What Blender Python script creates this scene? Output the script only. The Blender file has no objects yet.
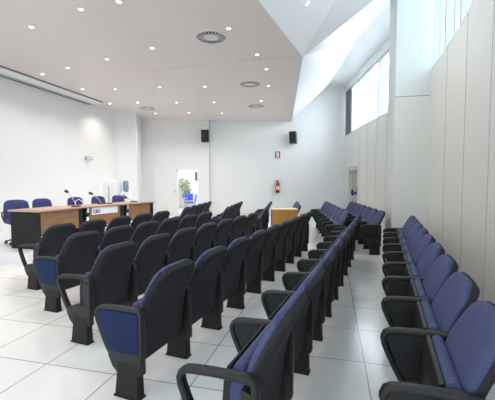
import bpy, bmesh, math, random
from mathutils import Vector, Matrix
random.seed(7)
C = bpy.context.scene.collection
SC = bpy.context.scene
PI = math.pi
# ------------------------------------------------------------------ camera
cam_d = bpy.data.cameras.new('camera'); cam = bpy.data.objects.new('camera', cam_d); C.objects.link(cam)
cam_d.sensor_width = 36; cam_d.lens = 24.63; cam_d.clip_start = 0.02
cam.location = (0, 0, 1.4); cam.rotation_euler = (math.radians(90 - 2.873), 0, math.radians(13.832))
SC.camera = cam
# ------------------------------------------------------------------ world, daylight, exposure
w = bpy.data.worlds.new('world'); SC.world = w; w.use_nodes = True
bg = w.node_tree.nodes['Background']; bg.inputs[0].default_value = (0.80, 0.915, 1.0, 1); bg.inputs[1].default_value = 2.6
SC.view_settings.view_transform = 'Standard'; SC.view_settings.look = 'None'
SC.view_settings.exposure = 0.12; SC.view_settings.gamma = 1; SC.view_settings.use_curve_mapping = False
def area(name, loc, target, sx, sy, power, col):
    l = bpy.data.lights.new(name, 'AREA'); l.shape = 'RECTANGLE'; l.size = sx; l.size_y = sy; l.energy = power; l.color = col
    o = bpy.data.objects.new(name, l); C.objects.link(o); o.location = loc
    o.rotation_euler = (Vector(target) - Vector(loc)).to_track_quat('-Z', 'Y').to_euler(); return o
area('daylight_far_window', (2.6, 12.9, 5.0), (-3, 10, 1.0), 5.5, 2.0, 400, (0.86, 0.94, 1))
area('daylight_near_window', (2.9, 4.2, 5.1), (-3, 4.5, 0.5), 5.5, 2.0, 45, (0.86, 0.94, 1))

# ------------------------------------------------------------------ materials
def mat(name, col, rough=0.5, spec=0.5, metal=0, bump=0, bscale=200, var=0, vscale=8, emit=None, estr=0, coat=0):
    m = bpy.data.materials.new(name); m.use_nodes = True; nt = m.node_tree; b = nt.nodes['Principled BSDF']
    b.inputs['Base Color'].default_value = (*col, 1); b.inputs['Roughness'].default_value = rough
    b.inputs['Metallic'].default_value = metal; b.inputs['Specular IOR Level'].default_value = spec
    if coat: b.inputs['Coat Weight'].default_value = coat
    tc = nt.nodes.new('ShaderNodeTexCoord')
    if var:
        n = nt.nodes.new('ShaderNodeTexNoise'); n.inputs['Scale'].default_value = vscale; n.inputs['Detail'].default_value = 4
        nt.links.new(tc.outputs['Object'], n.inputs['Vector'])
        r = nt.nodes.new('ShaderNodeValToRGB')
        r.color_ramp.elements[0].position = 0.3; r.color_ramp.elements[1].position = 0.7
        r.color_ramp.elements[0].color = tuple(c * (1 - var) for c in col) + (1,)
        r.color_ramp.elements[1].color = tuple(min(1, c * (1 + var)) for c in col) + (1,)
        nt.links.new(n.outputs['Fac'], r.inputs['Fac']); nt.links.new(r.outputs['Color'], b.inputs['Base Color'])
    if bump:
        n2 = nt.nodes.new('ShaderNodeTexNoise'); n2.inputs['Scale'].default_value = bscale
        nt.links.new(tc.outputs['Object'], n2.inputs['Vector'])
        bp = nt.nodes.new('ShaderNodeBump'); bp.inputs['Strength'].default_value = bump; bp.inputs['Distance'].default_value = 0.002
        nt.links.new(n2.outputs['Fac'], bp.inputs['Height']); nt.links.new(bp.outputs['Normal'], b.inputs['Normal'])
    if emit: b.inputs['Emission Color'].default_value = (*emit, 1); b.inputs['Emission Strength'].default_value = estr
    return m
def wood_mat(name, c1, c2, axis=1):
    m = bpy.data.materials.new(name); m.use_nodes = True; nt = m.node_tree; b = nt.nodes['Principled BSDF']
    tc = nt.nodes.new('ShaderNodeTexCoord'); mp = nt.nodes.new('ShaderNodeMapping')
    s = [14, 14, 14]; s[axis] = 1.0; mp.inputs['Scale'].default_value = s
    n = nt.nodes.new('ShaderNodeTexNoise'); n.inputs['Scale'].default_value = 3; n.inputs['Detail'].default_value = 6
    r = nt.nodes.new('ShaderNodeValToRGB'); r.color_ramp.elements[0].position = 0.35; r.color_ramp.elements[1].position = 0.65
    r.color_ramp.elements[0].color = (*c1, 1); r.color_ramp.elements[1].color = (*c2, 1)
    nt.links.new(tc.outputs['Object'], mp.inputs['Vector']); nt.links.new(mp.outputs['Vector'], n.inputs['Vector'])
    nt.links.new(n.outputs['Fac'], r.inputs['Fac']); nt.links.new(r.outputs['Color'], b.inputs['Base Color'])
    b.inputs['Roughness'].default_value = 0.4; return m
def tile_mat():
    m = bpy.data.materials.new('floor_tiles'); m.use_nodes = True; nt = m.node_tree; b = nt.nodes['Principled BSDF']
    tc = nt.nodes.new('ShaderNodeTexCoord'); mp = nt.nodes.new('ShaderNodeMapping')
    mp.inputs['Location'].default_value = (-0.27 + 0.598 * 40, -2.11 + 0.61 * 40, 0)
    br = nt.nodes.new('ShaderNodeTexBrick'); br.offset = 0; br.squash = 1
    br.inputs['Color1'].default_value = (0.76, 0.745, 0.72, 1); br.inputs['Color2'].default_value = (0.72, 0.71, 0.69, 1)
    br.inputs['Mortar'].default_value = (0.20, 0.21, 0.23, 1); br.inputs['Scale'].default_value = 1
    br.inputs['Brick Width'].default_value = 0.598; br.inputs['Row Height'].default_value = 0.61
    br.inputs['Mortar Size'].default_value = 0.004; br.inputs['Mortar Smooth'].default_value = 0.1; br.inputs['Bias'].default_value = 0
    nt.links.new(tc.outputs['Object'], mp.inputs['Vector']); nt.links.new(mp.outputs['Vector'], br.inputs['Vector'])
    n = nt.nodes.new('ShaderNodeTexNoise'); n.inputs['Scale'].default_value = 2.5; n.inputs['Detail'].default_value = 5
    nt.links.new(tc.outputs['Object'], n.inputs['Vector'])
    mr = nt.nodes.new('ShaderNodeMapRange'); mr.inputs['To Min'].default_value = 0.93; mr.inputs['To Max'].default_value = 1.05
    nt.links.new(n.outputs['Fac'], mr.inputs['Value'])
    mx = nt.nodes.new('ShaderNodeVectorMath'); mx.operation = 'SCALE'
    nt.links.new(br.outputs['Color'], mx.inputs[0]); nt.links.new(mr.outputs['Result'], mx.inputs['Scale'])
    nt.links.new(mx.outputs['Vector'], b.inputs['Base Color'])
    b.inputs['Roughness'].default_value = 0.17; b.inputs['Specular IOR Level'].default_value = 0.6
    return m
def glass_mat():
    m = bpy.data.materials.new('window_glass'); m.use_nodes = True; nt = m.node_tree
    for n in list(nt.nodes): nt.nodes.remove(n)
    o = nt.nodes.new('ShaderNodeOutputMaterial'); t = nt.nodes.new('ShaderNodeBsdfTransparent'); g = nt.nodes.new('ShaderNodeBsdfGlossy')
    t.inputs[0].default_value = (0.95, 0.98, 0.98, 1); g.inputs['Roughness'].default_value = 0.02
    x = nt.nodes.new('ShaderNodeMixShader'); x.inputs[0].default_value = 0.06
    nt.links.new(t.outputs[0], x.inputs[1]); nt.links.new(g.outputs[0], x.inputs[2]); nt.links.new(x.outputs[0], o.inputs[0]); return m
M = dict(
    wall=mat('white_wall_paint', (0.80, 0.80, 0.80), 0.55, 0.3, bump=0.05, bscale=60),
    wall_warm=mat('cream_wall_panel', (0.74, 0.715, 0.665), 0.35, 0.4, var=0.015, vscale=1.5),
    pillar=mat('pale_grey_green_panel', (0.68, 0.68, 0.64), 0.4, 0.4),
    ceil=mat('beige_ceiling_panel', (0.74, 0.685, 0.665), 0.35, 0.4, var=0.01, vscale=1),
    ceilw=mat('white_plaster', (0.83, 0.84, 0.86), 0.3, 0.5),
    pillu=mat('window_lit_pillar_panel', (0.66, 0.70, 0.69), 0.4, 0.3), frame=mat('grey_window_frame', (0.55, 0.57, 0.58), 0.5), seamc=mat('ceiling_joint', (0.48, 0.44, 0.42), 0.7),
    seam=mat('panel_joint_and_edge_shade', (0.42, 0.40, 0.38), 0.7),
    navy=mat('navy_blue_fabric', (0.068, 0.079, 0.165), 0.85, 0.25, bump=0.5, bscale=500, var=0.14, vscale=60),
    royal=mat('blue_side_panel_fabric', (0.009, 0.020, 0.068), 0.8, 0.25, bump=0.4, bscale=500, var=0.1, vscale=40),
    cover=mat('charcoal_seat_back_fabric', (0.029, 0.028, 0.034), 0.8, 0.2, bump=0.5, bscale=400, var=0.15, vscale=50),
    panel=mat('matt_black_panel', (0.010, 0.010, 0.011), 0.6, 0.3),
    black=mat('black_moulded_plastic', (0.016, 0.015, 0.015), 0.48, 0.35, bump=0.15, bscale=300),
    leg=mat('dark_brown_painted_metal', (0.016, 0.013, 0.012), 0.55, 0.25, bump=0.1, bscale=200),
    chblue=mat('violet_blue_fabric', (0.055, 0.058, 0.165), 0.85, 0.2, var=0.12, vscale=40),
    wood=wood_mat('oak_veneer', (0.24, 0.125, 0.058), (0.31, 0.165, 0.08)),
    wtop=wood_mat('pale_oak_top', (0.43, 0.28, 0.20), (0.50, 0.34, 0.25)),
    boxw=wood_mat('honey_wood', (0.34, 0.155, 0.014), (0.40, 0.19, 0.02)),
    boxt=mat('pale_edge_wood', (0.72, 0.58, 0.34), 0.4),
    white=mat('white_lacquer', (0.82, 0.82, 0.83), 0.35),
    paper=mat('white_paper', (0.85, 0.86, 0.90), 0.7),
    ink=mat('violet_ink', (0.05, 0.03, 0.30), 0.6), dred=mat('dark_red_plastic', (0.10, 0.02, 0.03), 0.5),
    steel=mat('brushed_steel', (0.45, 0.45, 0.46), 0.35, metal=0.9), dgrey=mat('dark_grey_metal', (0.09, 0.10, 0.12), 0.5),
    dark=mat('dark_void', (0.012, 0.012, 0.012), 0.8), red=mat('fire_red', (0.42, 0.035, 0.02), 0.35),
    cream=mat('cream_label', (0.75, 0.66, 0.5), 0.5), grey=mat('door_grey', (0.46, 0.44, 0.40), 0.45),
    green=mat('leaf_green', (0.16, 0.30, 0.05), 0.5, var=0.4, vscale=9), brown=mat('bark', (0.16, 0.10, 0.05), 0.8),
    bchair=mat('bright_blue_plastic', (0.035, 0.09, 0.62), 0.4), glass=glass_mat(), tile=tile_mat(),
    lens=mat('lit_lamp_lens', (1, 1, 1), 0.4, emit=(1, 0.93, 0.82), estr=9), bottle=mat('grey_blue_plastic', (0.22, 0.28, 0.36), 0.2, 0.6),
    gray_fin=mat('diffuser_white', (0.72, 0.71, 0.70), 0.4), plat=mat('platform_white', (0.74, 0.73, 0.73), 0.3),
)

# ------------------------------------------------------------------ helpers
def smooth_mesh(me, ang=40):
    me.polygons.foreach_set('use_smooth', [True] * len(me.polygons))
    bm = bmesh.new(); bm.from_mesh(me)
    for e in bm.edges:
        if len(e.link_faces) == 2 and e.calc_face_angle(0) > math.radians(ang): e.smooth = False
    bm.to_mesh(me); bm.free()
def mesh_of(bm, name, m, smooth=True):
    bmesh.ops.recalc_face_normals(bm, faces=bm.faces)
    me = bpy.data.meshes.new(name); bm.to_mesh(me); bm.free()
    for mm in (m if isinstance(m, (list, tuple)) else [m]): me.materials.append(mm)
    if smooth: smooth_mesh(me)
    return me
def link(name, me, parent=None):
    o = bpy.data.objects.new(name, me); C.objects.link(o)
    if parent: o.parent = parent
    return o
def obj(name, bm, m, parent=None, smooth=True): return link(name, mesh_of(bm, name, m, smooth), parent)
def tag(o, label, cat, group=None):
    o['label'] = label; o['category'] = cat
    if group: o['group'] = group
    return o
def thing(name, label, cat, loc=(0, 0, 0), rz=0, group=None):
    o = bpy.data.objects.new(name, None); o.empty_display_size = 0.1; C.objects.link(o); o.location = loc; o.rotation_euler = (0, 0, rz)
    return tag(o, label, cat, group)
def struct(name, bm, m, parent=None, smooth=False):
    o = obj(name, bm, m, parent, smooth)
    if not parent: o['kind'] = 'structure'
    return o
def dup(src, loc, rz, label, group=None, cat=None):
    r = src.copy(); C.objects.link(r); r.location = loc; r.rotation_euler = (0, 0, rz); r['label'] = label
    if group: r['group'] = group
    for ch in list(src.children):
        c = ch.copy(); C.objects.link(c); c.parent = r
        for g in list(ch.children):
            d = g.copy(); C.objects.link(d); d.parent = c
    return r
def box(bm, x0, x1, y0, y1, z0, z1, bev=0):
    r = bmesh.ops.create_cube(bm, size=1)['verts']
    for v in r: v.co = Vector((x0 + (v.co.x + .5) * (x1 - x0), y0 + (v.co.y + .5) * (y1 - y0), z0 + (v.co.z + .5) * (z1 - z0)))
    if bev:
        es = list({e for v in r for e in v.link_edges}); bmesh.ops.bevel(bm, geom=es, offset=bev, segments=2, affect='EDGES', profile=0.6)
    return bm
def bx(*a, **k): return box(bmesh.new(), *a, **k)
def prism_xy(bm, pts, z0, z1):
    a = [bm.verts.new((x, y, z0)) for x, y in pts]; b = [bm.verts.new((x, y, z1)) for x, y in pts]; n = len(pts)
    bm.faces.new(a[::-1]); bm.faces.new(b)
    for i in range(n): bm.faces.new((a[i], a[(i + 1) % n], b[(i + 1) % n], b[i]))
    return bm
def prism_xz(bm, pts, y0, y1, bev=0):
    a = [bm.verts.new((x, y0, z)) for x, z in pts]; b = [bm.verts.new((x, y1, z)) for x, z in pts]; n = len(pts)
    f = [bm.faces.new(a[::-1]), bm.faces.new(b)]
    for i in range(n): f.append(bm.faces.new((a[i], a[(i + 1) % n], b[(i + 1) % n], b[i])))
    if bev:
        bmesh.ops.bevel(bm, geom=list({e for q in f for e in q.edges}), offset=bev, segments=2, affect='EDGES', profile=0.6)
    return bm
def tube(bm, pts, r, n=10, r2=None):
    pts = [Vector(p) for p in pts]; rings = []; up = Vector((0, 0, 1))
    for i, p in enumerate(pts):
        d = ((pts[min(i + 1, len(pts) - 1)] - pts[max(i - 1, 0)])).normalized()
        a = d.cross(up)
        if a.length < 1e-3: a = d.cross(Vector((1, 0, 0)))
        a.normalize(); b = d.cross(a); rr = r if r2 is None else r + (r2 - r) * i / (len(pts) - 1)
        rings.append([bm.verts.new(p + a * rr * math.cos(2 * PI * k / n) + b * rr * math.sin(2 * PI * k / n)) for k in range(n)])
    for i in range(len(rings) - 1):
        for k in range(n): bm.faces.new((rings[i][k], rings[i][(k + 1) % n], rings[i + 1][(k + 1) % n], rings[i + 1][k]))
    bm.faces.new(rings[0][::-1]); bm.faces.new(rings[-1]); return bm
def lathe(bm, prof, n=24, cx=0, cy=0):
    rings = [[bm.verts.new((cx + r * math.cos(2 * PI * k / n), cy + r * math.sin(2 * PI * k / n), z)) for k in range(n)] for r, z in prof]
    for i in range(len(rings) - 1):
        for k in range(n): bm.faces.new((rings[i][k], rings[i][(k + 1) % n], rings[i + 1][(k + 1) % n], rings[i + 1][k]))
    bm.faces.new(rings[0][::-1]); bm.faces.new(rings[-1]); return bm
def ring(bm, prof, n=24):
    rings = [[bm.verts.new((r * math.cos(2 * PI * k / n), r * math.sin(2 * PI * k / n), z)) for k in range(n)] for r, z in prof]; m = len(rings)
    for i in range(m):
        for k in range(n): bm.faces.new((rings[i][k], rings[i][(k + 1) % n], rings[(i + 1) % m][(k + 1) % n], rings[(i + 1) % m][k]))
    return bm
def flat_bar(bm, path, wy, th, yc=0):
    """bar with a rounded rectangular section swept along an x-z path"""
    pts = [Vector((x, 0, z)) for x, z in path]; rings = []
    sec = []
    for sx, sz in ((1, 1), (-1, 1), (-1, -1), (1, -1)):
        for k in range(3):
            a = math.atan2(sz, sx) + (k - 1) * PI / 6; q = 0.36 * min(wy, th)
            sec.append((sx * (wy / 2 - q) + q * math.cos(a), sz * (th / 2 - q) + q * math.sin(a)))
    for i, p in enumerate(pts):
        d = (pts[min(i + 1, len(pts) - 1)] - pts[max(i - 1, 0)]).normalized(); nz = Vector((-d.z, 0, d.x))
        rings.append([bm.verts.new(p + Vector((0, yc + a, 0)) + nz * b) for a, b in sec])
    n = len(sec)
    for i in range(len(rings) - 1):
        for k in range(n): bm.faces.new((rings[i][k], rings[i][(k + 1) % n], rings[i + 1][(k + 1) % n], rings[i + 1][k]))
    bm.faces.new(rings[0][::-1]); bm.faces.new(rings[-1]); return bm

# ------------------------------------------------------------------ setting
struct('floor', prism_xy(bmesh.new(), [(-9.5, -3), (3.0, -3), (3.0, 18.5), (-9.5, 18.5)], -0.1, 0), M['tile'])
# lower beige ceiling with a slanted free edge
def slab(pts, t=0.08):
    bm = bmesh.new(); a = [bm.verts.new(p) for p in pts]; b = [bm.verts.new((p[0], p[1], p[2] + t)) for p in pts]; n = len(pts)
    bm.faces.new(a[::-1]); bm.faces.new(b)
    for i in range(n): bm.faces.new((a[i], a[(i + 1) % n], b[(i + 1) % n], b[i]))
    bmesh.ops.triangulate(bm, faces=bm.faces); return bm
ZL, ZU = 4.1, 5.6
PE = (-1.75, 15.35, ZL); P1 = (-0.62, 7.48, ZL); P0 = (-1.08, 5.03, ZL); PN = (-2.6, -3.0, ZL)
struct('ceiling', slab([(-9.5, -3, ZL), (-9.5, 13.4, ZL), PE, P1, P0, PN]), M['ceil'])
# slanted soffit between the lower and the upper ceiling
v1 = Vector(P1); qa = Vector((0.76, 10.39, ZU)); nB = (Vector(PE) - v1).cross(qa - v1).normalized()
F2 = Vector((0.46, 5.62, 4.98))
Fdir = (F2 - v1); F2x = v1 + Fdir * 2.4
L2 = [(-0.27, 15.9, ZU), (0.76, 10.39, ZU), (1.38, 8.58, ZU), (2.9, 5.6, ZU + 0.2)]
struct('soffit', slab([PE, L2[0], L2[1], L2[2], L2[3], tuple(F2x), P1], 0.06), M['ceilw'])
nT = (Vector(P0) - v1).cross(F2 - v1).normalized()
def zT(x, y): return v1.z - (nT.x * (x - v1.x) + nT.y * (y - v1.y)) / nT.z
struct('ceiling_slope', slab([PN, P0, P1, tuple(F2x), (2.6, -3, min(7.5, zT(2.6, -3)))], 0.06), M['ceilw'])
struct('ceiling_upper', slab([(-0.6, 15.9, ZU), (-0.27, 15.7, ZU), (0.76, 10.39, ZU), (1.38, 8.58, ZU), (2.9, 5.6, ZU + .2), (3.4, 9, ZU), (2.4, 16.5, ZU)], 0.08), M['ceilw'])
# walls
def wall(name, pts, z0, z1, m, t=0.2, side=1):
    """pts: polyline of the room face; the thickness grows to SIDE of it"""
    out = []
    for i, p in enumerate(pts):
        a = Vector(pts[max(i - 1, 0)]); b = Vector(pts[min(i + 1, len(pts) - 1)]); d = (b - a).normalized()
        out.append((p[0] + side * d.y * t, p[1] - side * d.x * t))
    return struct(name, prism_xy(bmesh.new(), list(pts) + out[::-1], z0, z1), m)
ZT = 6.0
wall('wall_left', [(-8.0, -3), (-8.0, 11.3)], 0, ZL, M['wall'], side=-1)
wall('wall_left_corner', [(-8.15, 11.28), (-7.40, 11.9)], 0, ZL, M['wall'], t=0.1, side=-1)
wall('wall_left_return', [(-7.40, 11.9), (-8.02, 13.3)], 0, ZL, M['wall'], t=0.1, side=-1)
# far wall: nearer left portion with the doorway, and the right portion set back a little
U = Vector((0.971, 0.2391, 0)); V = Vector((-0.2391, 0.971, 0))          # along and away from the far wall
def W(u, d): p = U * u + V * d; return (p.x, p.y)
def uo(px, d=14.8): return (px - 247.5) * d / 338.7
u0, ua, ub, u1 = uo(138), uo(177), uo(198.3), uo(210)
def wseg(name, ua_, ub_, z0, z1, d, t, m): return struct(name, prism_xy(bmesh.new(), [W(ua_, d), W(ub_, d), W(ub_, d + t), W(ua_, d + t)], z0, z1), m)
wseg('wall_far_left', u0, ua, 0, ZL, 14.8, .35, M['wall'])
wseg('wall_far_middle', ub, u1, 0, ZL, 14.8, .35, M['wall'])
wseg('wall_far_lintel', ua, ub, 1.97, ZL, 14.8, .35, M['wall'])
wseg('wall_far', u1, uo(342, 15) + 0.6, 0, ZT, 15.0, .25, M['wall'])
# right wall beyond the pillar
RW = [(0.50, 15.75), (0.70, 14.78), (0.99, 13.41), (1.25, 12.2), (1.60, 10.69), (2.05, 9.0), (2.4, 7.6)]
ZS = 3.44
def wall_r(name, pts, z0, z1, t=0.22, m=None): return wall(name, pts, z0, z1, m or M['wall_warm'], t, side=-1)
wall_r('wall_right_corner', RW[0:2], 0, ZS)
wall_r('wall_right_door_lintel', RW[1:3], 1.98, ZS)
wall_r('wall_right_middle', RW[2:], 0, ZS)
wall_r('wall_right_top', RW, 5.32, ZT, m=M['ceilw'])
# near right wall, gently curved
NR = [(1.745, 7.0), (1.69, 5.85), (1.60, 4.9), (1.475, 4.0), (1.33, 3.0), (1.19, 2.0), (1.05, 1.0), (0.90, 0.0), (0.62, -2.0), (0.5, -3)]
wall_r('wall_right_near', NR, 0, ZS, t=0.3)
wall_r('wall_right_near_top', NR, 5.9, 7.6, t=0.3, m=M['ceilw'])
# pillar
struct('pillar', bx(1.14, 1.76, 6.9, 7.75, 0, 3.0), M['pillar'])
struct('pillar_upper', bx(1.15, 1.76, 6.91, 7.74, 3.012, ZT), M['pillu'])  # greenish window light on the upper part is put into its colour
struct('wall_pillar_infill', prism_xy(bmesh.new(), [(1.76, 7.0), (2.0, 7.0), (2.0, 7.75), (1.76, 7.75)], 0, ZT), M['wall'])
# panel joints as thin strips let into the walls
def strip(name, x, y, z0, z1, dx, dy, wd=0.012):
    d = Vector((dx, dy)).normalized(); n = Vector((-d.y, d.x)); p = Vector((x, y))
    q = [p - d * wd / 2 - n * .003, p + d * wd / 2 - n * .003, p + d * wd / 2 + n * .01, p - d * wd / 2 + n * .01]
    return struct(name, prism_xy(bmesh.new(), [(a.x, a.y) for a in q], z0, z1), M['seam'])
tn = 1
def along(P, s):
    for a, b in zip(P, P[1:]):
        L = (Vector(b) - Vector(a)).length
        if s <= L: d = (Vector(b) - Vector(a)).normalized(); p = Vector(a) + d * s; return p, d
        s -= L
    return Vector(P[-1]), d
for s in (1.22, 2.35, 3.42, 4.5, 5.6):
    p, d = along(NR, s); strip('trim_%d' % tn, p.x, p.y, 0.0, ZS, d.x, d.y); tn += 1
for s in (2.55, 3.4, 4.25, 5.1, 6.0):
    p, d = along(RW, s); strip('trim_%d' % tn, p.x, p.y, 0.0, ZS, d.x, d.y, 0.015); tn += 1
# windows: sill, frame, mullions, panes
def window(idx, P, z0, z1, s_list, mw=0.07, fm=None, back=0.10):
    fr = bmesh.new()
    # outward normal is to the right of the direction of travel reversed
    def rect(s0, s1, za, zb, t, back=0.02):
        p, d = along(P, max(0, s0)); q, _ = along(P, s1); n = Vector((-d.y, d.x))
        a = [p + n * back, q + n * back, q + n * (back + t), p + n * (back + t)]
        prism_xy(fr, [(v.x, v.y) for v in a], za, zb)
    for s in s_list: rect(s - mw / 2, s + mw / 2, z0 + 0.05, z1 - .05, 0.16)
    for a, b in zip(s_list, s_list[1:]): rect(a, b, z0, z0 + 0.05, 0.16); rect(a, b, z1 - 0.10, z1, 0.16)
    f = struct('window_%d' % idx, fr, fm or M['frame'])
    for a, b in zip(s_list, s_list[1:]):
        p, d = along(P, a + mw / 2); q, _ = along(P, b - mw / 2); n = Vector((-d.y, d.x)); g = bmesh.new()
        prism_xy(g, [(v.x, v.y) for v in (p + n * (back + .03), q + n * (back + .03), q + n * (back + .042), p + n * (back + .042))], z0 + .05, z1 - .07)
        obj('pane', g, M['glass'], f, smooth=False)
    return f
window(1, RW, ZS, 5.32, [0.3, 1.3, 2.3, 3.3, 4.3, 5.3, 6.3, 7.3, 8.2])
window(2, NR, ZS, 5.9, [0.05, 0.95, 1.85, 2.75, 3.65, 4.55, 5.45, 6.35, 7.25, 8.15, 9.1])
# dark end of the far window: blind shadow put in as a grey sheet
p, d = along(RW, 0.25); q, _ = along(RW, 1.1); n = Vector((-d.y, d.x))
g = bmesh.new(); prism_xy(g, [(v.x, v.y) for v in (p + n * .02, q + n * .02, q + n * .07, p + n * .07)], ZS, 5.32)
tag(obj('window_blind', g, M['dgrey'], smooth=False), 'dark grey sheet for the blind shadow at the far end of the high window', 'blind')
# dark strip standing in for the shaded edge of the nearer far wall
g = bmesh.new(); prism_xy(g, [W(u1 - .02, 14.79), W(u1 + .006, 14.79), W(u1 + .006, 14.82), W(u1 - .02, 14.82)], 0, ZL); struct('trim_%d' % tn, g, M['seam']); tn += 1
# baseboard
g = bmesh.new(); prism_xy(g, [W(u1, 14.985), W(uo(342, 15), 14.985), W(uo(342, 15), 15.0), W(u1, 15.0)], 0, 0.08); struct('baseboard_far', g, M['wall_warm'])
# podium platform
struct('platform', prism_xy(bmesh.new(), [(-8.0, 4.67), (-5.02, 4.67), (-5.0, 6.1), (-4.78, 7.25), (-4.4, 8.6), (-4.6, 10.4), (-8.0, 10.4)], 0, 0.2), M['plat'])
# doorway frame, closed leaf, right-wall door
def wbox(bm, ua_, ub_, d0, d1, z0, z1):
    return prism_xy(bm, [W(ua_, d0), W(ub_, d0), W(ub_, d1), W(ua_, d1)], z0, z1)
g = bmesh.new(); wbox(g, ub, ub + .07, 14.76, 15.15, 0, 2.04); wbox(g, uo(155) - .07, uo(155), 14.76, 14.8, 0, 2.04); wbox(g, uo(155), ub, 14.76, 14.8, 1.97, 2.04)
struct('door_1', g, M['white'])
g = bmesh.new(); wbox(g, uo(155) + .01, ua - .01, 14.77, 14.8, 0.01, 1.965); lf = struct('door_2', g, M['wall'])
g = bmesh.new(); wbox(g, ua - .1, ua - .07, 14.72, 14.765, 0.98, 1.12); obj('door_handle', g, M['steel'], lf, smooth=False)
A_, B_ = Vector(RW[1]), Vector(RW[2]); dd = (B_ - A_).normalized(); nn = Vector((-dd.y, dd.x)); LW = (B_ - A_).length
def rbox(bm, s0, s1, n0, n1, z0, z1):
    return prism_xy(bm, [tuple(A_ + dd * s + nn * k) for s, k in ((s0, n0), (s1, n0), (s1, n1), (s0, n1))], z0, z1)
g = bmesh.new(); rbox(g, 0, .08, 0, .22, 0, 1.98); rbox(g, LW - .08, LW, 0, .22, 0, 1.98); rbox(g, .08, LW - .08, 0, .22, 1.9, 1.98); fr = struct('door_3', g, M['wall_warm'])
g = bmesh.new(); rbox(g, .08, LW - .08, .14, .19, 0.01, 1.9); obj('door_leaf', g, M['grey'], fr, smooth=False)
g = bmesh.new(); rbox(g, .18, LW - .18, .06, .14, 0.98, 1.04); rbox(g, .2, .28, .08, .14, .9, 1.12); rbox(g, LW - .35, LW - .15, .05, .14, .9, 1.25); obj('panic_bar', g, M['black'], fr, smooth=False)
t = thing('emergency_light', 'white emergency light box above the door in the right wall', 'light', (*(A_ + dd * LW * .5 - nn * .07), 2.06))
g = bmesh.new(); rbox(g, LW * .1, LW * .9, -.14, 0, 2.02, 2.16)
o = obj('housing', g, M['white'], t, smooth=False); o.matrix_parent_inverse = Matrix.Translation(-Vector(t.location))
g = bmesh.new(); rbox(g, LW * .2, LW * .8, -.145, -.139, 2.05, 2.12)
o = obj('lens', g, M['wall_warm'], t, smooth=False); o.matrix_parent_inverse = Matrix.Translation(-Vector(t.location))
# adjoining room behind the doorway
BR = 18.6
struct('wall_adjoining_back', wbox(bmesh.new(), uo(150), uo(230), BR, BR + .1, 0, 2.9), M['wall'])
struct('wall_adjoining_left', wbox(bmesh.new(), uo(150) - .1, uo(150), 15.15, BR, 0, 2.9), M['wall'])
struct('wall_adjoining_right', wbox(bmesh.new(), ub + .35, ub + .45, 15.27, BR, 0, 2.9), M['wall'])
struct('ceiling_adjoining', wbox(bmesh.new(), uo(150) - .1, uo(230), 15.15, BR + .1, 2.9, 3.0), M['wall'])
struct('floor_adjoining', wbox(bmesh.new(), uo(150) - .1, uo(230), 15.15, BR + .1, -.1, 0.001), M['wall'])
_p = W(uo(185), 16.8); area('adjoining_room_lamp', (_p[0], _p[1], 2.85), (_p[0], _p[1], 0), 1.8, 1.8, 70, (1, 1, 1))

# ------------------------------------------------------------------ ceiling fittings
def downlight_meshes():
    r = ring(bmesh.new(), [(.034, 0), (.052, 0), (.050, -.006), (.034, -.007)], 20)
    l = lathe(bmesh.new(), [(.033, -.001), (.033, -.004)], 20)
    return mesh_of(r, 'trim_ring', M['white']), mesh_of(l, 'lens', M['lens'])
RINGM, LENSM = downlight_meshes()
spot = bpy.data.lights.new('downlight_beam', 'SPOT'); spot.energy = 56; spot.spot_size = math.radians(130); spot.spot_blend = 0.8; spot.color = (1, 0.91, 0.84); spot.shadow_soft_size = 0.05
LP = [(-5.07, 4.94), (-3.81, 4.63), (-3.51, 6.27), (-4.78, 6.58), (-6.03, 6.85), (-6.98, 7.08), (-6.97, 8.47), (-6.06, 8.69), (-4.72, 8.81), (-3.47, 9.09), (-1.77, 5.81), (-1.54, 7.11), (-1.52, 8.05), (-1.73, 9.43), (-2.27, 11.09), (-7.34, 10.21), (-6.33, 10.31), (-5.06, 10.61), (-3.83, 10.88), (-6.66, 12.08), (-5.33, 12.24), (-4.14, 12.67), (-3.1, 4.58),
      (-4.4, 3.0), (-2.6, 2.9), (-5.9, 2.9), (-3.2, 1.2), (-5.2, 1.0)]
ORD = ['first', 'second', 'third', 'fourth', 'fifth', 'sixth', 'seventh', 'eighth', 'ninth', 'tenth', 'eleventh', 'twelfth', 'thirteenth']
def pxl(x, y, z):
    v = Vector((x, y, z - 1.4)); f = 338.7; th = math.radians(2.873); ya = math.radians(13.832)
    fw = Vector((-math.sin(ya) * math.cos(th), math.cos(ya) * math.cos(th), -math.sin(th))); rt = Vector((math.cos(ya), math.sin(ya), 0)); up = rt.cross(fw)
    return 247.5 + f * v.dot(rt) / v.dot(fw), 200 - f * v.dot(up) / v.dot(fw)
def light_label(x, y):
    px, py = pxl(x, y, ZL)
    rows = [(20, 'topmost band'), (40, 'second band'), (63, 'third band'), (80, 'fourth band'), (95, 'fifth band'), (108, 'sixth band'), (200, 'band by the far wall')]
    return next((i, n) for i, (lim, n) in enumerate(rows) if py < lim)
bands = {}
for x, y in LP: bands.setdefault(light_label(x, y), []).append((x, y))
dl0 = None
for (i, bn), L in sorted(bands.items()):
    for k, (x, y) in enumerate(sorted(L, key=lambda q: pxl(*q, ZL)[0])):
        px, py = pxl(x, y, ZL)
        lab = 'ceiling downlight, %s from the left in the %s' % (ORD[k], bn)
        if dl0 is None:
            dl0 = t = thing('downlight', lab, 'light', (x, y, ZL), 0, 'downlights in the beige ceiling')
            link('trim_ring', RINGM, t); link('lens', LENSM, t)
            s = bpy.data.objects.new('beam', spot); C.objects.link(s); s.parent = t; s.location = (0, 0, -.03)
        else: dup(dl0, (x, y, ZL), 0, lab)
nrm = nT if nT.z < 0 else -nT
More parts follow.
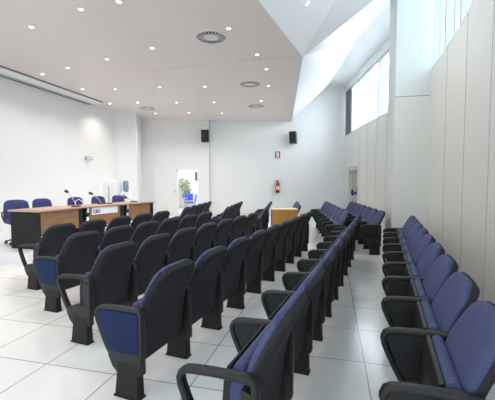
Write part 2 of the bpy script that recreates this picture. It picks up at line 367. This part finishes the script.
for (lx, ly, lab) in ((-0.42, 5.9, 'small downlight in the white sloping ceiling beside its fold'), (-0.75, 4.85, 'small downlight at the top edge of the white sloping ceiling')):
    t = dup(dl0, (lx, ly, zT(lx, ly)), 0, lab, 'downlights in the white sloping ceiling')
    t.rotation_euler = (-nrm).to_track_quat('Z', 'Y').to_euler()
def diffuser(x, y, label, first=[None]):
    if first[0] is None:
        t = first[0] = thing('ceiling_air_diffuser', label, 'air vent', (x, y, ZL), 0, 'round air diffusers in the ceiling')
        obj('outer_ring', ring(bmesh.new(), [(.27, 0), (.31, 0), (.305, -.012), (.27, -.014)], 40), M['gray_fin'], t)
        obj('backing', lathe(bmesh.new(), [(.275, -.001), (.275, -.004)], 40), M['dark'], t)
        obj('centre_disc', lathe(bmesh.new(), [(.13, -.004), (.13, -.016), (.05, -.02)], 32), M['gray_fin'], t)
        g = bmesh.new()
        for k in range(22):
            a = 2 * PI * k / 22; d = Vector((math.cos(a), math.sin(a), 0)); s = Vector((-d.y, d.x, 0))
            vs = [d * .125 - s * .005, d * .125 + s * .005, d * .272 + s * .009, d * .272 - s * .009]
            prism_xy(g, [(v.x, v.y) for v in vs], -.013, -.005)
        obj('fins', g, M['gray_fin'], t, smooth=False)
    else: dup(first[0], (x, y, ZL), 0, label)
diffuser(-2.19, 6.07, 'large round slotted air diffuser in the ceiling, nearest of the four')
diffuser(-2.18, 9.14, 'round air diffuser in the ceiling, second nearest, near the slanted edge')
diffuser(-2.59, 11.76, 'round air diffuser in the ceiling closest to the far wall')
diffuser(-6.47, 11.13, 'round air diffuser above the left corner near the wall')
# faint ceiling joints
def cjoint(i, a, b):
    d = (Vector(b) - Vector(a)).normalized(); n = Vector((-d.y, d.x)) * .006
    q = [Vector(a) + n, Vector(b) + n, Vector(b) - n, Vector(a) - n]
    struct('trim_%d' % i, prism_xy(bmesh.new(), [tuple(v) for v in q], ZL - .002, ZL + .002), M['seamc'])
cjoint(tn, (-0.78, 7.42), (-2.1, 7.35)); tn += 1
cjoint(tn, (-2.6, 7.35), (-4.3, 7.55)); tn += 1
# projection screen case under the ceiling
t = thing('projection_screen_case', 'long white roll-up screen case under the ceiling along the left wall', 'screen', (-7.8, 6.7, ZL))
obj('case', bx(-.2, .38, -3.3, 3.25, -.06, 0, bev=.012), M['white'], t)
obj('slot', bx(-.14, -.12, -3.28, 3.23, -.075, -.055), M['dark'], t)
obj('front_edge', bx(.378, .388, -3.3, 3.25, -.03, -.0), M['dgrey'], t)
obj('bottom_rail', bx(-.03, .02, -3.26, 3.22, -.085, -.055, bev=.006), M['steel'], t)
# exit light on left wall
t = thing('exit_light', 'small grey emergency light high on the left wall', 'light', (-8.0, 9.9, 2.23))
obj('housing', bx(0, .06, -.16, .16, -.05, .05, bev=.01), M['steel'], t); obj('cover', bx(.055, .07, -.13, .10, -.03, .02), M['white'], t)

# ------------------------------------------------------------------ auditorium chairs
SP = 0.5717
def prof(s):          # rear face of the back, s 0..1 -> (u, z); u positive = forward
    K = [(0.016, 0.195), (0.004, 0.38), (-0.022, 0.54), (-0.065, 0.65), (-0.117, 0.75), (-0.160, 0.822)]
    f = s * (len(K) - 1); i = min(int(f), len(K) - 2); f -= i
    p0 = K[max(i - 1, 0)]; p1 = K[i]; p2 = K[i + 1]; p3 = K[min(i + 2, len(K) - 1)]
    return tuple(0.5 * (2 * p1[j] + (p2[j] - p0[j]) * f + (2 * p0[j] - 5 * p1[j] + 4 * p2[j] - p3[j]) * f * f + (3 * p1[j] - p0[j] - 3 * p2[j] + p3[j]) * f ** 3) for j in (0, 1))
def half_back(off, depth, half, top, sgn, ns=22, na=16):
    """one layer of the back: flat on one side, bulging by depth on side sgn (+1 forward, -1 rearward); off = where its flat face lies"""
    bm = bmesh.new(); F = []; B = []
    for i in range(ns + 1):
        b = i / ns; rf, rb = [], []
        for j in range(na + 1):
            a = -1 + 2 * j / na; aa = math.copysign(abs(a) ** 0.75, a)
            s = b * top * (1 - 0.11 * abs(aa) ** 4.5 * b)
            wd = half * (1 - 0.14 * max(0, (b - .5) / .5) ** 1.7 - 0.13 * max(0, (b - .9) / .1) ** 2)
            s = min(s, 1.0); u, z = prof(s); u2, z2 = prof(max(0, s - .01)); u3, z3 = prof(min(1, s + .01))
            du, dz = u3 - u2, z3 - z2; L = math.hypot(du, dz); nu, nz = dz / L, -du / L
            bul = (max(0, 1 - abs(aa) ** 6) ** .5) * (max(0, 1 - b ** 12) ** .5) * (max(0, 1 - (1 - b) ** 12) ** .5)
            o = off + sgn * depth * (.30 + .70 * bul)
            rf.append(bm.verts.new((-(u + nu * o), aa * wd, z + nz * o))); rb.append(bm.verts.new((-(u + nu * off), aa * wd, z + nz * off)))
        F.append(rf); B.append(rb)
    for G in (F, B):
        for i in range(ns):
            for j in range(na): bm.faces.new((G[i][j], G[i][j + 1], G[i + 1][j + 1], G[i + 1][j]))
    for i in range(ns):
        for j in (0, na): bm.faces.new((F[i][j], F[i + 1][j], B[i + 1][j], B[i][j]))
    for j in range(na):
        for i in (0, ns): bm.faces.new((F[i][j], F[i][j + 1], B[i][j + 1], B[i][j]))
    return bm
def seat_bm():
    # tipped-up cushion: side outline in u-z, rounded, extruded across
    o = [(.050, .30), (.045, .40), (.030, .50), (.025, .555), (.032, .590), (.055, .605), (.082, .598), (.098, .56), (.105, .48), (.108, .36), (.10, .29)]
    return prism_xz(bmesh.new(), [(-u, z) for u, z in [(a + .02, b) for a, b in o]], -.235, .235, bev=.014)
def shell_bm():
    o = [(.09, .28), (.115, .27), (.140, .31), (.138, .42), (.130, .52), (.115, .585), (.096, .595), (.10, .50), (.11, .38), (.11, .31)]
    return prism_xz(bmesh.new(), [(-u, z) for u, z in [(a + .02, b) for a, b in o]], -.238, .238, bev=.005)
def arm_bm():
    p = [(-.035, .20), (-.04, .36), (-.04, .52), (-.036, .562), (-.018, .580), (.05, .580), (.15, .577), (.25, .570), (.292, .564), (.315, .550), (.326, .525), (.320, .49), (.295, .43), (.262, .36), (.235, .31), (.205, .27), (.17, .235)]
    bm = bmesh.new(); flat_bar(bm, [(-u - .018, z) for u, z in p], .050, .032)
    prism_xz(bm, [(.035, .17), (.03, .52), (-.04, .54), (-.05, .30), (-.05, .17)], -.022, .022, bev=.006)              # upright plate beside the back
    prism_xz(bm, [(.03, .16), (-.17, .16), (-.205, .19), (-.24, .26), (-.225, .30), (-.15, .33), (-.04, .33), (.03, .30)], -.026, .026, bev=.007)   # hinge bracket
    return bm
def ped_bm():
    bm = bmesh.new()
    lo = [(.012, -.034), (.012, .034), (-.182, .034), (-.182, -.034)]; hi = [(.008, -.026), (.008, .026), (-.158, .026), (-.158, -.026)]
    a = [bm.verts.new((x, y, .0)) for x, y in lo]; b = [bm.verts.new((x, y, .24)) for x, y in hi]
    bm.faces.new(a[::-1]); bm.faces.new(b)
    for i in range(4): bm.faces.new((a[i], a[(i + 1) % 4], b[(i + 1) % 4], b[i]))
    bmesh.ops.bevel(bm, geom=bm.edges[:], offset=.006, segments=2, affect='EDGES')
    box(bm, -.188, .018, -.039, .039, 0, .009, bev=.002); return bm
PAN = [(.012, .30), (.012, .565), (-.303, .560), (-.330, .525), (-.255, .34), (-.215, .30), (-.13, .29)]
MESH = {
    'backrest': mesh_of(half_back(0.044, 0.038, .250, .975, 1), 'backrest', M['navy']),
    'back_cover': mesh_of(half_back(0.045, 0.054, .257, 1.0, -1), 'back_cover', M['cover']),
    'seat': mesh_of(seat_bm(), 'seat', M['navy']), 'seat_shell': mesh_of(shell_bm(), 'seat_shell', M['black']),
    'armrest': mesh_of(arm_bm(), 'armrest', M['black']), 'pedestal': mesh_of(ped_bm(), 'pedestal', M['leg']),
    'panel_black': mesh_of(prism_xz(bmesh.new(), PAN, -.021, .021, bev=.005), 'side_panel', M['panel']),
    'panel_blue': mesh_of(prism_xz(bmesh.new(), PAN, -.030, .030, bev=.010), 'side_panel', M['royal']),
}
def chair(loc, rz, label, group, near='black', last=None):
    t = thing('auditorium_chair', label, 'chair', (loc[0], loc[1], 0), rz, group)
    link('backrest', MESH['backrest'], t); link('back_cover', MESH['back_cover'], t)
    s = link('seat', MESH['seat'], t); link('seat_shell', MESH['seat_shell'], s)
    for y, kind in ((-SP / 2, near), (SP / 2, last)):
        if kind is None: continue
        a = link('armrest', MESH['armrest'], t); a.location = (0, y, 0)
        p = link('pedestal', MESH['pedestal'], t); p.location = (0, y, 0)
        if kind in ('black', 'blue'):
            q = link('side_panel', MESH['panel_' + kind], a)
            if kind == 'blue': q['label'] = 'blue upholstered side panel under the armrest'
    return t
TEMPL = {}
def place(loc, rz, label, group, near, last):
    k = (near, last)
    if k not in TEMPL: TEMPL[k] = chair(loc, rz, label, group, near, last); return
    dup(TEMPL[k], (loc[0], loc[1], 0), rz, label, group)
def row(start, ang, n, desc, group, end='open', tail='black', SP=SP):
    a = math.radians(ang); d = Vector((math.sin(a), math.cos(a)))
    for k in range(n):
        p = Vector(start) + d * SP * (k + .5)
        near = end if k == 0 else 'black'; last = tail if k == n - 1 else None
        if k == 0:
            ex = {'open': ', open loop arm', 'blue': ', blue side panel', 'black': ''}[end]
            lab = 'navy chair%s, near end of %s' % (ex, desc)
        elif k == n - 1: lab = 'navy chair at the far end of %s' % desc
        else: lab = 'navy chair, %s from near end of %s' % (ORD[k], desc)
        place((p.x, p.y), -a, lab, group, near, last)
D1 = (math.sin(math.radians(8.1)), math.cos(math.radians(8.1)))
def st(x, y, n): return (x + D1[0] * SP * n, y + D1[1] * SP * n)
row(st(-.153, 2.471, -2), 8.1, 9, 'the row beside the central aisle', 'chairs in the row beside the central aisle', 'open')
row((-1.187, 1.904), 8.1, 9, 'the second row from the aisle', 'chairs in the second row from the aisle', 'blue')
row((-2.03, 2.478), 8.1, 7, 'the third row from the aisle', 'chairs in the third row from the aisle', 'open')
row((-2.867, 3.03), 8.1, 6, 'the fourth row from the aisle', 'chairs in the fourth row from the aisle', 'blue')
row((-3.716, 3.61), 8.1, 5, 'the front row facing the long desk', 'chairs in the front row by the desk', 'open')
row((0.560, 1.41), 8.1, 9, 'the row along the right wall', 'chairs along the right wall', 'black')
# far block, fanned the other way
def farrow(pxe, n, desc, group, ang=-7.4, D=10.5, over=.17):
    xc = (pxe - 247.5) * D / 338.7; e = U * xc + V * D
    a = math.radians(ang); d = Vector((math.sin(a), math.cos(a))); r = Vector((d.y, -d.x))
    s = Vector((e.x, e.y)) - r * over - d * SP * n
    row(tuple(s), ang, n, desc, group, 'black')
farrow(213.5, 5, 'the front row of the distant block', 'chairs in the front row of the distant block')
farrow(244.4, 5, 'the second row of the distant block', 'chairs in the second row of the distant block')
farrow(273.4, 5, 'the third row of the distant block', 'chairs in the third row of the distant block')
farrow(299, 4, 'the short row behind the wooden cabinet', 'chairs in the short row behind the wooden cabinet')
farrow(327, 7, 'the fifth row of the distant block', 'chairs in the fifth row of the distant block', over=.15)
farrow(352, 7, 'the rearmost distant row by the door', 'chairs in the rearmost distant row', ang=-6.3, over=.15)

# ------------------------------------------------------------------ long desk made of three units on the platform
TP = [(-5.02, 4.94), (-5.005, 6.09), (-4.80, 7.23), (-4.56, 8.19)]
names = ['wooden desk nearest the camera with a black end panel, on the platform', 'middle wooden desk with a white paper banner on its front', 'farthest wooden desk of the three on the platform']
ZP, TH = 0.2, 0.71
for i in range(3):
    a = Vector(TP[i]); b = Vector(TP[i + 1]); L = (b - a).length - .006; d = (b - a).normalized(); rz = math.atan2(d.y, d.x) - PI / 2
    t = thing('conference_desk', names[i], 'desk', (a.x, a.y, ZP), rz, 'desks forming the long podium table')
    obj('tabletop', bx(-.72 if i == 0 else -.58, .0, 0, L, TH - .035, TH, bev=.005), M['wtop'], t)
    z0 = .27
    obj('modesty_panel', bx(-.075, -.055, .03 if i == 0 else .14, L - .13, z0 if i != 1 else .25, TH - .035), M['wood'], t)
    obj('end_panel', bx(-.68 if i == 0 else -.54, -.03, 0.02, .05 if i == 0 else .04, 0, TH - .035, bev=.003), M['panel'], t)
    obj('end_panel', bx(-.54, -.05, L - .05, L - .02, 0, TH - .035, bev=.003), M['panel'], t)
    obj('front_post', bx(-.10, -.045, L - .135, L - .02, 0, TH - .035, bev=.003), M['panel'], t)
    if i == 1:
        T2 = (t, L)
# paper banner with lettering on the middle desk
t, L = T2
tb = thing('paper_banner', 'white paper banner with violet letters on the middle desk front', 'banner', t.location, t.rotation_euler.z)
obj('sheet', bx(-.054, -.050, .20, L - .22, TH - .20, TH - .045), M['paper'], tb)
cu = bpy.data.curves.new('letters', 'FONT'); cu.body = 'CEU'; cu.size = .10; cu.extrude = .001; cu.offset = .004
tmp = bpy.data.objects.new('tmp', cu); C.objects.link(tmp); bpy.context.view_layer.update()
me = bpy.data.meshes.new_from_object(tmp.evaluated_get(bpy.context.evaluated_depsgraph_get())); bpy.data.objects.remove(tmp)
me.materials.clear(); me.materials.append(M['ink'])
o = link('lettering', me, tb); o.rotation_euler = (PI / 2, 0, PI / 2); o.location = (-.048, .23, TH - .17)

# swivel chairs behind the desks
def office_chair(loc, rz, label, first=[None]):
    g = 'violet blue chairs behind the desks'
    if first[0] is not None: return dup(first[0], loc, rz, label, g)
    t = first[0] = thing('office_chair', label, 'chair', loc, rz, g)   # faces +X
    bk = bmesh.new(); F = []; B = []; ns, na = 10, 12
    for i in range(ns + 1):
        v = i / ns; rf = []; rb = []
        for j in range(na + 1):
            a = -1 + 2 * j / na; zt = .86 - .05 * abs(a) ** 4; z = .46 + v * (zt - .46); wv = .235 - .03 * v ** 3
            x = -.22 - .05 * v + .03 * a * a; e = (max(0, 1 - abs(a) ** 6) ** .5) * (max(0, 1 - abs(2 * v - 1) ** 8) ** .5)
            rf.append(bk.verts.new((x + .01 + .03 * e, a * wv, z))); rb.append(bk.verts.new((x - .01 - .02 * e, a * wv, z)))
        F.append(rf); B.append(rb)
    for G in (F, B):
        for i in range(ns):
            for j in range(na): bk.faces.new((G[i][j], G[i][j + 1], G[i + 1][j + 1], G[i + 1][j]))
    for i in range(ns):
        for j in (0, na): bk.faces.new((F[i][j], F[i + 1][j], B[i + 1][j], B[i][j]))
    for j in range(na):
        for i in (0, ns): bk.faces.new((F[i][j], F[i][j + 1], B[i][j + 1], B[i][j]))
    obj('backrest', bk, M['chblue'], t)
    obj('seat', bx(-.22, .24, -.24, .24, .40, .48, bev=.03), M['chblue'], t)
    obj('column', lathe(bmesh.new(), [(.03, .07), (.03, .2), (.02, .22), (.02, .40)], 12), M['black'], t)
    g2 = bmesh.new()
    for k in range(5):
        a = 2 * PI * k / 5 + .3; c, s = math.cos(a), math.sin(a)
        tube(g2, [(0, 0, .09), (.15 * c, .15 * s, .075), (.28 * c, .28 * s, .055)], .02, 8, .012)
        tube(g2, [(.27 * c - .02 * s, .27 * s + .02 * c, .027), (.27 * c + .02 * s, .27 * s - .02 * c, .027)], .026, 10)
    obj('base', g2, M['black'], t)
    for sy in (-1, 1):
        obj('armrest', tube(bmesh.new(), [(-.16, .235 * sy, .44), (-.16, .27 * sy, .55), (-.14, .275 * sy, .62), (0, .275 * sy, .64), (.12, .275 * sy, .63)], .014, 8), M['black'], t)
for k, (x, y, l) in enumerate([(-6.00, 5.45, 'violet blue chair beside the black desk end, nearest the camera'), (-5.93, 6.10, 'violet blue chair behind the nearest desk, second from the near end'),
                               (-5.80, 6.95, 'violet blue chair behind the nearer microphone, third from the near end'), (-5.66, 7.60, 'violet blue chair behind the middle desk, fourth from the near end'), (-5.50, 8.22, 'violet blue chair in front of the white cabinet')]):
    office_chair((x, y, ZP), (-.15 if k else -.45), l)
# microphones
ZD = ZP + TH
def mic(x, y, hx, hy, hz, label):
    t = thing('gooseneck_microphone', label, 'microphone', (x, y, ZD), 0, 'microphones on the desks')
    obj('base', bx(-.06, .06, -.07, .07, 0, .03, bev=.008), M['dred'], t)
    obj('gooseneck', tube(bmesh.new(), [(0, 0, .03), (.2 * hx, .2 * hy, .4 * hz), (.55 * hx, .55 * hy, .75 * hz), (.8 * hx, .8 * hy, .93 * hz)], .008, 8), M['steel'], t)
    h = Vector((hx, hy, hz)); q = Vector((.78 * hx, .78 * hy, .92 * hz))
    obj('head', tube(bmesh.new(), [q, q + (h - q) * .5, h, h + (h - q) * .5], .022, 10, .034), M['black'], t)
mic(-5.1, 5.92, -.19, -.04, .32, 'gooseneck microphone leaning left on the nearest desk')
mic(-5.19, 6.83, -.25, -.04, .25, 'gooseneck microphone on the middle desk beside the slim stand')
mic(-4.93, 7.76, -.22, -.04, .12, 'low gooseneck microphone on the farthest desk')
t = thing('cable_arch', 'white curved cable arching beside the nearest microphone', 'cable', (-5.12, 6.06, ZD))
obj('cable', tube(bmesh.new(), [(-.10, -.02, .01), (-.11, 0, .10), (-.05, .02, .15), (.02, .05, .10), (.04, .06, .01)], .009, 8), M['white'], t)
t = thing('slim_desk_stand', 'slim grey stand with a dark round base on the middle desk', 'stand', (-5.10, 6.99, ZD))
obj('base', lathe(bmesh.new(), [(.085, 0), (.085, .015), (.02, .025)], 20), M['dred'], t)
obj('pole', tube(bmesh.new(), [(0, 0, .02), (0, 0, .42)], .012, 10), M['steel'], t)
# white cabinet and water dispenser by the left corner
t = thing('white_cabinet', 'tall white cabinet with papers on top behind the desks', 'cabinet', (-6.42, 9.0, ZP), math.radians(10))
obj('body', bx(-.2, .2, -.2, .2, 0, 1.27, bev=.008), M['white'], t)
dq = obj('door', bx(-.19, .19, -.215, -.2, .06, 1.25, bev=.004), M['white'], t); obj('handle', bx(.15, .165, -.235, -.215, .6, .75), M['steel'], dq)
tag(obj('paper_stack', box(box(bmesh.new(), -6.52, -6.38, 8.92, 9.08, 1.472, 1.50), -6.51, -6.40, 8.93, 9.06, 1.50, 1.52), M['paper'], smooth=False), 'low stack of papers lying on top of the white cabinet', 'papers')
t = thing('water_dispenser', 'water dispenser with a grey blue bottle beside the white cabinet', 'water dispenser', (-6.10, 9.2, ZP), math.radians(10))
obj('body', bx(-.14, .12, -.13, .13, 0, .92, bev=.01), M['white'], t)
obj('bottle', lathe(bmesh.new(), [(.05, .92), (.07, .96), (.085, 1.0), (.085, 1.22), (.07, 1.26), (.04, 1.28)], 20, cx=-.01), M['bottle'], t)
obj('tap', bx(-.04, .02, -.16, -.13, .80, .84), M['dgrey'], t)
# wooden cabinet between the distant rows
t = thing('wooden_cabinet', 'honey-coloured wooden cabinet standing among the distant chair rows', 'cabinet', (-1.0, 7.60, 0), math.radians(13.8))
obj('body', bx(-.29, .29, -.0, .35, 0, .79, bev=.004), M['boxw'], t); obj('top', bx(-.30, .30, -.012, .36, .79, .815, bev=.004), M['boxt'], t)

# ------------------------------------------------------------------ wall fittings on the far wall
def wall_speaker(u, d, z, rz, label, tilt=.12):
    p = W(u, d); t = thing('wall_speaker', label, 'speaker', (p[0], p[1], z), rz, 'black speakers on the far wall')
    g = bx(-.15, .15, -.38, -.12, -.25, .25, bev=.012)
    for v in g.verts: v.co.y += (v.co.z) * -tilt
    obj('cabinet', g, M['dgrey'] if u > -1 else M['black'], t)
    g = bx(-.13, .13, -.386, -.378, -.225, .225)
    for v in g.verts: v.co.y += (v.co.z) * -tilt
    obj('grille', g, M['black'], t)
    obj('bracket', bx(-.03, .03, -.13, 0, -.03, .22), M['steel'], t)
    return t
YR = math.radians(13.83)
wall_speaker(uo(206), 14.8, 3.40, YR, 'black wall speaker beside the corner edge above the doorway', .1)
wall_speaker(uo(294, 15), 15.0, 3.36, YR - .35, 'black wall speaker tilted on the far wall above the fire extinguisher', .25)
p = W(uo(277.5, 15), 15.0)
t = thing('extinguisher_sign', 'small red and white fire extinguisher sign on the far wall', 'sign', (p[0], p[1], 2.63), YR)
obj('plate', bx(-.11, .11, -.012, 0, -.16, .16), M['red'], t, smooth=False)
g = bmesh.new(); box(g, -.03, .055, -.016, -.011, -.06, .10); box(g, -.06, -.04, -.016, -.011, -.04, .12); box(g, -.06, .02, -.016, -.011, .11, .13); box(g, -.08, .08, -.016, -.011, -.14, -.10)
obj('pictogram', g, M['white'], t, smooth=False)
p = W(uo(277.5, 15), 14.985)
t = thing('fire_extinguisher', 'red fire extinguisher hanging on the far wall below the sign', 'fire extinguisher', (p[0], p[1], .98), YR)
obj('cylinder', lathe(bmesh.new(), [(.075, .0), (.085, .02), (.085, .38), (.06, .44), (.025, .47), (.025, .49)], 20, cy=-.10), M['red'], t)
obj('label', lathe(bmesh.new(), [(.0862, .13), (.0862, .28)], 20, cy=-.10), M['cream'], t)
obj('base_ring', lathe(bmesh.new(), [(.088, -.005), (.088, .07)], 20, cy=-.10), M['black'], t)
obj('valve', box(bx(-.03, .03, -.12, -.08, .48, .52), -.09, .03, -.115, -.085, .52, .54), M['black'], t)
obj('hose', tube(bmesh.new(), [(-.03, -.1, .50), (-.12, -.12, .46), (-.14, -.12, .34), (-.11, -.14, .20), (-.09, -.15, .12)], .012, 8), M['black'], t)
obj('bracket', bx(-.05, .05, -.03, 0, .25, .40), M['steel'], t)

# ------------------------------------------------------------------ things in the adjoining room
def AP(px, d): return W(uo(px, d), d)
p = AP(185, 18.2)
t = thing('potted_tree', 'leafy green potted tree seen through the open doorway', 'plant', (p[0], p[1], 0))
obj('pot', lathe(bmesh.new(), [(.13, 0), (.17, .30), (.19, .32), (.17, .32)], 18), M['white'], t)
obj('trunk', tube(bmesh.new(), [(0, 0, .28), (.03, .01, .7), (-.02, 0, 1.1)], .02, 8), M['brown'], t)
g = bmesh.new()
for k in range(420):
    z = random.uniform(.62, 1.62); rr = .34 * (1 - abs((z - 1.2) / .75) ** 2.5) if z > 1 else .24; a = random.uniform(0, 2 * PI); r = rr * math.sqrt(random.random())
    c = Vector((r * math.cos(a) - (.08 if z > 1.15 else -.07), r * math.sin(a), z)); d = Vector((random.gauss(0, 1), random.gauss(0, 1), random.gauss(0, .7))).normalized(); s = d.cross(Vector((random.random(), random.random(), 1))).normalized(); nrm2 = d.cross(s) * .006
    vs = [g.verts.new(c - d * .06), g.verts.new(c + s * .025 + nrm2), g.verts.new(c + d * .06), g.verts.new(c - s * .025 + nrm2)]
    g.faces.new(vs)
obj('foliage', g, M['green'], t, smooth=False)
def side_chair(loc, rz, label, first=[None]):
    if first[0] is not None: return dup(first[0], loc, rz, label, 'blue chairs in the adjoining room')
    t = first[0] = thing('side_chair', label, 'chair', loc, rz, 'blue chairs in the adjoining room')
    obj('seat', bx(-.22, .22, -.22, .22, .42, .455, bev=.012), M['bchair'], t)
    g = bx(.20, .23, -.22, .22, .50, .84, bev=.012)
    for v in g.verts: v.co.x += (v.co.z - .5) * .2
    obj('backrest', g, M['bchair'], t)
    for sx in (-1, 1):
        for sy in (-1, 1):
            obj('leg', tube(bmesh.new(), [(sx * .19, sy * .19, .42), (sx * .22, sy * .22, 0)], .012, 8), M['steel'], t)
    obj('frame', tube(tube(bmesh.new(), [(.2, -.2, .42), (.22, -.2, .55)], .011, 8), [(.2, .2, .42), (.22, .2, .55)], .011, 8), M['steel'], t)
p = AP(190.5, 16.5); side_chair((p[0], p[1], 0), YR + .25, 'bright blue chair beside the small table through the doorway')
p = AP(188.5, 17.4); side_chair((p[0], p[1], 0), YR + 1.7, 'bright blue chair half hidden behind the small table')
p = AP(180.5, 15.75)
t = thing('small_table', 'small white table seen through the open doorway', 'table', (p[0], p[1], 0), YR)
obj('tabletop', bx(-.26, .28, -.3, .3, .68, .70, bev=.004), M['grey'], t)
for sx in (-.22, .24):
    for sy in (-.26, .26): obj('leg', tube(bmesh.new(), [(sx, sy, .68), (sx, sy, 0)], .014, 8), M['steel'], t)
obj('shelf', bx(-.22, .24, -.26, .26, .30, .315), M['grey'], t)
p = AP(195.8, 18.55)
tag(obj('wall_phone', wbox(bmesh.new(), uo(196.2, 18.5) - .06, uo(196.2, 18.5) + .06, 18.5, 18.6, 1.55, 2.0), M['dgrey'], smooth=False), 'dark wall device seen through the doorway beside its frame', 'wall device')
